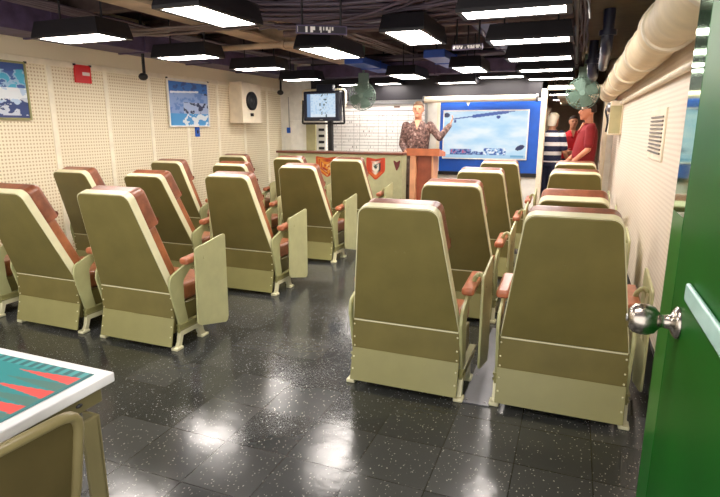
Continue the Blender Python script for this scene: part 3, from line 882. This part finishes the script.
# ------------------------------------------------------------------ blue board, screen, housing
t = thing('blue_board', 'bright blue board behind the lit screen on the back wall', 'board', (-1.345, YB-.01, 1.37))
MB().box((-.795, -.03, -.60), (.795, 0, .53), .004).build('panel', M['blue'], t)
MB().box((-.85, -.04, -.62), (-.795, 0, .53), .004).build('side_post', M['cream'], t)
MB().box((-.8, -.05, -.66), (.8, 0, -.60), .004).build('ledge', M['black'], t)
t = thing('presentation_screen', 'lit flat screen showing a helicopter rotor over cloudy sky', 'screen', (-1.395, YB-.045, 1.375))
MB().box((-.685, -.035, -.395), (.685, .0, .395), .006).build('bezel', M['white'], t)
def scr(u, v):
    n = noise.fractal(V((u*3, v*5, 3.3)), 1.0, 2.0, 4); n2 = noise.fractal(V((u*26, v*20, 8)), 1.0, 2.0, 3)
    # rotor across the top
    yb = .80 + .20*u - .05*u*u
    if .10 < u < .85 and abs(v - (.835 + .165*(u-.1)/.75)) < (.012 + .022*(1 if .35 < u < .78 else 0)): return (52, 88, 166)
    if (u-.03)**2/.0016 + (v-.92)**2/.0025 < 1: return (24, 36, 84)
    if (u-.66)**2/.0005 + (v-.875)**2/.0012 < 1: return (40, 70, 150)
    if .12 < u < .15 and .76 < v < .82: return (50, 80, 150)
    if (u-.93)**2/.0026 + (v-.235+ (u-.93)*-.5)**2/.0028 < 1: return (34, 46, 92)
    if v < .075: return (168, 206, 232) if not (.82 < u < .98 and v > .03) else (110, 170, 206)
    if v < .20 and .08 < u < .35: 
        if n2 > .1: return (38, 56, 128)
        if n2 < -.35: return (190, 90, 130)
        return (120, 150, 200)
    if v < .13 + .08*noise.noise(V((u*11, 2.0, 6))) and .34 < u < .50: return (44, 66, 140) if n2 > -.05 else (150, 184, 222)
    if v < .22 and .50 < u < .77:
        return (52, 90, 168) if n2 > .12 else ((236, 242, 250) if n2 < -.15 else (150, 190, 228))
    a = (224, 238, 248); c = (170, 212, 240)
    k = max(0, min(1, .55 + n*.8 - (v-.5)*.3))
    return tuple(a[i]*k + c[i]*(1-k) for i in range(3))
p = picture('display', 1.33, .75, 150, 90, scr, M['paint_e'], t); p.location = (0, -.037, 0)
t = thing('screen_housing', 'long cream roller screen case above the blue board', 'projector screen', (-1.66, YB-.16, 1.94))
MB().tube([(-.72, 0, 0), (1.04, 0, 0)], .05, 16).build('case', M['cream'], t)
MB().lathe([(.0, 0), (.06, 0), (.06, .03), (.0, .03)], (-.75, 0, 0), 'x', 16).lathe([(.0, 0), (.06, 0), (.06, .03), (.0, .03)], (1.04, 0, 0), 'x', 16).build('end_cap', M['steel'], t)
MB().prism([(-.03, -.05), (.03, -.05), (0, -.11)], 'y', -.02, .02).build('pull_tab', M['cream'], t)
b = MB().box((-.6, .0, -.01), (-.56, .15, .02)).box((.86, .0, -.01), (.9, .15, .02)); b.build('bracket', M['steel'], t)

# ------------------------------------------------------------------ lectern
t = thing('lectern', 'orange wooden lectern in front of the presenter', 'lectern', (-2.05, 7.66, 0))
MB().prism([(0, 1.09), (.0, 1.195), (.40, 1.135), (.40, 1.07)], 'x', -.245, .245, .006).build('top', M['wood'], t)
MB().box((-.20, .03, .04), (-.11, .34, 1.09), .004).build('side_panel', M['wood_lt'], t)
MB().box((.125, .03, .04), (.15, .34, 1.09), .004).build('side_panel', M['wood_lt'], t)
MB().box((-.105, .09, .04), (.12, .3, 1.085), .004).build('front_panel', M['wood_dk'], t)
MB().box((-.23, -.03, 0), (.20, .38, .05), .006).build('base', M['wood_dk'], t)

# ------------------------------------------------------------------ fans
def fan(x, y, z, label, rz):
    t = thing('ceiling_fan', label, 'fan', (x, y, z), rz)
    b = MB(); R_ = .205
    for yy, rr in ((-.07, .06), (-.068, .10), (-.062, .14), (-.05, .175), (-.02, .2), (0, R_), (.03, .2), (.05, .16), (.06, .1)):
        b.tube([(rr*math.cos(a*PI/14), yy, rr*math.sin(a*PI/14)) for a in range(29)], .0036, 5)
    for k in range(24):
        a = k*PI/12
        b.tube([(q*math.cos(a), yy, q*math.sin(a)) for q, yy in ((.03, -.072), (.10, -.068), (.175, -.05), (R_, 0), (.16, .05), (.06, .062))], .003, 5)
    b.build('guard', M['fan'], t)
    b = MB()
    for k in range(4):
        a = k*PI/2+.4
        rings = []
        for q, w in ((.03, .03), (.08, .06), (.14, .075), (.18, .05)):
            c = V((math.cos(a)*q, 0, math.sin(a)*q)); s = V((-math.sin(a), 0, math.cos(a)))
            rings.append([c - s*w + V((0, -.018, 0)), c + s*w + V((0, .018, 0)), c + s*w + V((0, .022, 0)), c - s*w + V((0, -.014, 0))])
        b.loft(rings)
    b.build('blade', M['fan'], t)
    MB().lathe([(0, -.08), (.035, -.078), (.04, -.06), (.03, -.055), (.03, .04), (.065, .05), (.07, .16), (.04, .19), (0, .195)], (0, 0, 0), 'y', 20).build('motor', M['fan'], t)
    MB().box((-.075, .06, .03), (.075, .14, .34), .01).tube([(0, .1, .3), (0, .1, ZC-z)], .018, 8).build('bracket', M['fan'], t)
fan(-3.03, 7.75, 1.95, 'grey-green caged fan hanging above the status board', .15)
fan(.035, 7.8, 1.93, 'grey-green caged fan hanging above the man in dark red', -.05)

# ------------------------------------------------------------------ people
def bake(o, vox, smooth=4):
    m = o.modifiers.new('r', 'REMESH'); m.mode = 'VOXEL'; m.voxel_size = vox
    s = o.modifiers.new('s', 'SMOOTH'); s.iterations = smooth; s.factor = .5
    dg = bpy.context.evaluated_depsgraph_get()
    me = bpy.data.meshes.new_from_object(o.evaluated_get(dg), depsgraph=dg)
    mats = list(o.data.materials)
    o.modifiers.clear(); o.data = me
    if not me.materials:
        for q in mats: me.materials.append(q)
    me.polygons.foreach_set('use_smooth', [True]*len(me.polygons))
    return o
def ell(cx_, cy_, z, rx, ry, n=20): return [V((cx_+rx*math.cos(2*PI*i/n), cy_+ry*math.sin(2*PI*i/n), z)) for i in range(n)]
def hand(b, wrist, d, nrm, side, curl=.35):
    """palm, four unequal bent fingers and a thumb. d: direction of the fingers, nrm: back of the hand."""
    w = V(wrist); d = V(d).normalized(); n = V(nrm); n = (n - d*n.dot(d)).normalized(); s = d.cross(n)*side
    rings = []
    for q, hw in ((-.01, .026), (.03, .036), (.07, .042), (.09, .040)):
        c = w + d*q
        rings.append([c + s*hw*math.cos(2*PI*i/12) + n*.014*math.sin(2*PI*i/12) for i in range(12)])
    b.loft(rings)
    for k, (o, L) in enumerate(((.031, .068), (.011, .078), (-.010, .073), (-.030, .056))):
        p = w + d*.085 + s*o; a = curl*.5
        for seg in (.45, .32, .23):
            dd = d*math.cos(a) - n*math.sin(a); q = p + dd*L*seg
            b.capsule(p, q, .0088, .0078, 8); p = q; a += curl
    p = w + d*.03 + s*.032; dd = (d*.65 + s*.7 - n*.25).normalized(); q = p + dd*.045; b.capsule(p, q, .012, .010, 8)
    b.capsule(q, q + (d*.9 + s*.25 - n*.2).normalized()*.034, .010, .008, 8)

def person(label, loc, rz, H, skin, hair, shirt, pants, armL, armR, long_sleeve=True, belly=0.0, broad=1.0, head_turn=0.0, hair_long=False, bow=0.0, cap=None):
    """Local frame faces -Y. armL / armR: (elbow, wrist, finger direction) for the +X / -X arm."""
    s = H/1.80
    root = thing('person', label, 'person', loc, rz)
    b = MB()
    def S(p): return V(p)*s
    SH = {1: (.185*broad, .0, 1.45), -1: (-.185*broad, .0, 1.45)}
    tor = [(.90, .15, .10, 0), (.98, .165*broad, .115+belly*.4, -.01-belly*.3), (1.08, .155*broad, .11+belly, -.01-belly*.6), (1.20, .165*broad, .12+belly*.6, -.005-belly*.3), (1.32, .18*broad, .125, 0), (1.42, .175*broad, .105, .005), (1.48, .11, .075, .01), (1.52, .06, .06, .012)]
    def torso(B, g, lo=0, hi=99):
        B.loft([ell(0, cy*s, z*s, (rx+g)*s, (ry+g)*s) for z, rx, ry, cy in tor if lo <= z <= hi])
    torso(b, 0)
    HC = V((0, -.02-bow, 1.685-bow*.2)); Rm = Matrix.Rotation(head_turn, 3, 'Z')
    def hp(x, y, z): return (HC + Rm @ V((x, y, z)))*s
    b.capsule(S((0, .012, 1.46)), hp(0, .02, -.06), .058*s, .054*s)
    prof = [(-.118, .022, .028, -.062), (-.10, .042, .048, -.048), (-.06, .060, .080, -.018), (-.02, .070, .093, -.004), (.03, .075, .099, .004), (.075, .068, .088, .010), (.10, .048, .064, .012), (.115, .02, .03, .012)]
    b.loft([[hp(rx*math.cos(2*PI*i/20), cy+ry*math.sin(2*PI*i/20), z) for i in range(20)] for z, rx, ry, cy in prof])
    b.capsule(hp(0, -.096, .012), hp(0, -.117, -.022), .010*s, .015*s, 8)            # nose
    for q in (-1, 1):
        b.capsule(hp(q*.076, .012, .018), hp(q*.074, .018, -.028), .016*s, .011*s, 8)  # ear
        b.capsule(hp(q*.02, -.094, .028), hp(q*.048, -.080, .026), .008*s, .007*s, 8)  # brow
    b.capsule(hp(-.02, -.094, -.055), hp(.02, -.094, -.055), .010*s, .010*s, 8)      # mouth
    for q, arm in ((1, armL), (-1, armR)):
        e, w, d = arm; e = V(e); w = V(w)
        b.capsule(S(SH[q]), S(e), .052*s, .041*s); b.capsule(S(e), S(w), .041*s, .028*s)
        fd = V(d); out = V((q, 0, 0)) if abs(fd.normalized().x) < .8 else V((0, -1, 0))
        hand(b, S(w), fd, out if abs(fd.z) > .3 or abs(fd.y) > .3 else V((0, 0, 1)), q)
        # legs
        b.capsule(S((q*.085, 0, .90)), S((q*.10, -.015, .50)), .088*s, .058*s); b.capsule(S((q*.10, -.015, .50)), S((q*.10, .02, .09)), .056*s, .040*s)
        b.capsule(S((q*.10, .03, .045)), S((q*.115, -.13, .035)), .040*s, .034*s)
    body = bake(b.build('body', skin, root), .0075*s)
    for q in (-1, 1):
        bb = MB().ball(hp(q*.032, -.086, .008), (.012*s, .008*s, .007*s), 10); bb.build('eye', M['eye'], root)
    MB().capsule(hp(-.022, -.101, -.056), hp(.022, -.101, -.056), .006*s, .006*s, 8).build('mouth', M['lip'], root)
    # hair
    bb = MB()
    hpz = [(-.02 if not hair_long else -.10, .5, .5), (.03, .98, .98), (.075, 1.0, 1.0), (.105, .8, .8), (.125, .35, .35)]
    rings = []
    g = .010 if not hair_long else .018
    base = {-.10: (.045, .045, .06), -.02: (.066, .055, .045), .03: (.074, .075, .030), .075: (.068, .090, .012), .105: (.046, .062, .012), .125: (.018, .026, .012)}
    for z, _, _ in hpz:
        rx, ry, cy = base[z]
        rings.append([hp((rx+g)*math.cos(2*PI*i/20), cy+(ry+g)*math.sin(2*PI*i/20), z) for i in range(20)])
    bb.loft(rings); bake(bb.build('hair', hair, root), .008*s, 3)
    # shirt
    bb = MB(); torso(bb, .014, .95, 1.53)
    for q, arm in ((1, armL), (-1, armR)):
        e, w, d = arm; e = V(e); w = V(w)
        if long_sleeve:
            bb.capsule(S(SH[q]), S(e), .064*s, .054*s); bb.capsule(S(e), S(e.lerp(w, .94)), .054*s, .040*s)
        else:
            bb.capsule(S(SH[q]), S(V(SH[q]).lerp(e, .78)), .066*s, .062*s)
    sh = bake(bb.build('shirt', shirt, root), .010*s, 3)
    bb = MB()
    for q in (-1, 1):
        bb.capsule(S((q*.01, .055, 1.50)), S((q*.07, -.01, 1.495)), .022*s, .022*s, 8); bb.capsule(S((q*.07, -.01, 1.495)), S((q*.03, -.125, 1.40)), .024*s, .018*s, 8)
    bake(bb.build('collar', shirt, sh), .008*s, 2)
    MB().loft([[S((-.045, y0-.070, 1.53)), S((.045, y0-.070, 1.53)), S((0, y0-.140, 1.385))] for y0 in (0, .05)]).build('neckline', skin, root)
    # trousers
    bb = MB(); torso(bb, .010, .90, 1.0)
    for q in (-1, 1):
        bb.capsule(S((q*.085, 0, .92)), S((q*.10, -.015, .50)), .100*s, .074*s); bb.capsule(S((q*.10, -.015, .50)), S((q*.10, .02, .12)), .074*s, .064*s)
    bake(bb.build('trousers', pants, root), .012*s, 3)
    for q in (-1, 1):
        bb = MB().capsule(S((q*.10, .035, .048)), S((q*.117, -.14, .042)), .047*s, .042*s)
        bake(bb.build('shoe', M['shoe'], root), .01*s, 2)
    return root

person('man in camouflage uniform behind the lectern, one arm raised to the screen', (-2.37, 8.52, 0), math.radians(8), 1.89, M['skin'], M['hair_br'], M['camo'], M['camo_dk'],
       ((.335, -.06, 1.27), (.475, .10, 1.46), (.35, .1, .9)), ((-.245, .03, 1.17), (-.17, -.14, 1.06), (.25, -.8, -.15)), True)
person('man in a dark red polo and khaki trousers standing at the doorway', (.15, 8.62, 0), math.radians(-80), 1.84, M['skin_red'], M['hair_dk'], M['redshirt'], M['khaki'],
       ((.225, -.02, 1.16), (.20, -.20, .99), (-.05, -.45, -.9)), ((-.225, -.02, 1.16), (-.20, -.20, .99), (.05, -.45, -.9)), False, belly=.035, broad=1.05)
person('woman with white-blond hair in navy and white striped top, back turned', (-.37, 9.5, 0), math.radians(150), 1.72, M['skin'], M['hair_wh'], M['stripes'], M['navy'],
       ((.235, -.05, 1.16), (.18, -.22, 1.04), (-.2, -.8, -.2)), ((-.235, -.05, 1.16), (-.18, -.22, 1.04), (.2, -.8, -.2)), False, belly=.03, broad=.98, hair_long=True)
person('person in a bright red top farther back in the passage', (-.07, 11.0, 0), math.radians(10), 1.70, M['skin'], M['hair_dk'], M['redshirt2'], M['navy'],
       ((.235, -.03, 1.16), (.14, -.2, 1.1), (-.7, -.5, 0)), ((-.235, -.03, 1.16), (-.14, -.2, 1.1), (.7, -.5, 0)), False)
# passage contents
duct(-.35, .3, 10.0, 13.5, 1.98, 2.03, M['cream'], 'cream ceiling duct in the passage beyond the doorway')
t = thing('locker', 'dark grey-brown locker cabinet in the passage beyond the doorway', 'locker', (-.95, 12.8, 0))
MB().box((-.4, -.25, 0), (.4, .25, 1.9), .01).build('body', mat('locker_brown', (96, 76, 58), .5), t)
for q in (-.2, .2):
    d = MB().box((q-.185, -.27, .08), (q+.185, -.25, 1.84), .006).build('door', mat('locker_door', (120, 100, 76), .5), t)
    MB().box((q+.1, -.285, .95), (q+.13, -.27, 1.1), .003).build('handle', M['steel'], d)

# ------------------------------------------------------------------ light, world, camera
w = bpy.data.worlds.new('world'); bpy.context.scene.world = w; w.use_nodes = True
w.node_tree.nodes['Background'].inputs['Color'].default_value = (1.0, .95, .9, 1)
w.node_tree.nodes['Background'].inputs['Strength'].default_value = 2.4

cam = bpy.data.cameras.new('camera'); co = bpy.data.objects.new('camera', cam); C.objects.link(co)
F = 535.0
cam.sensor_width = 36; cam.lens = F/720*36; cam.clip_start = .02
fy = V((577-360, 248.5-127, F)).normalized()                  # room's long axis seen in camera axes (right, up, forward)
fz = V((0, F, -(248.5-127))).normalized()
fx = V((fz.y*fy.z-fz.z*fy.y, fz.z*fy.x-fz.x*fy.z, fz.x*fy.y-fz.y*fy.x))
if fx.x < 0: fx = -fx
Rm = Matrix(((fx.x, fx.y, -fx.z), (fy.x, fy.y, -fy.z), (fz.x, fz.y, -fz.z)))
co.matrix_world = Matrix.Translation((0, 0, 1.5)) @ Rm.to_4x4()
bpy.context.scene.camera = co
vs = bpy.context.scene.view_settings
vs.view_transform = 'Standard'; vs.look = 'None'; vs.exposure = 0.0; vs.gamma = 1.0
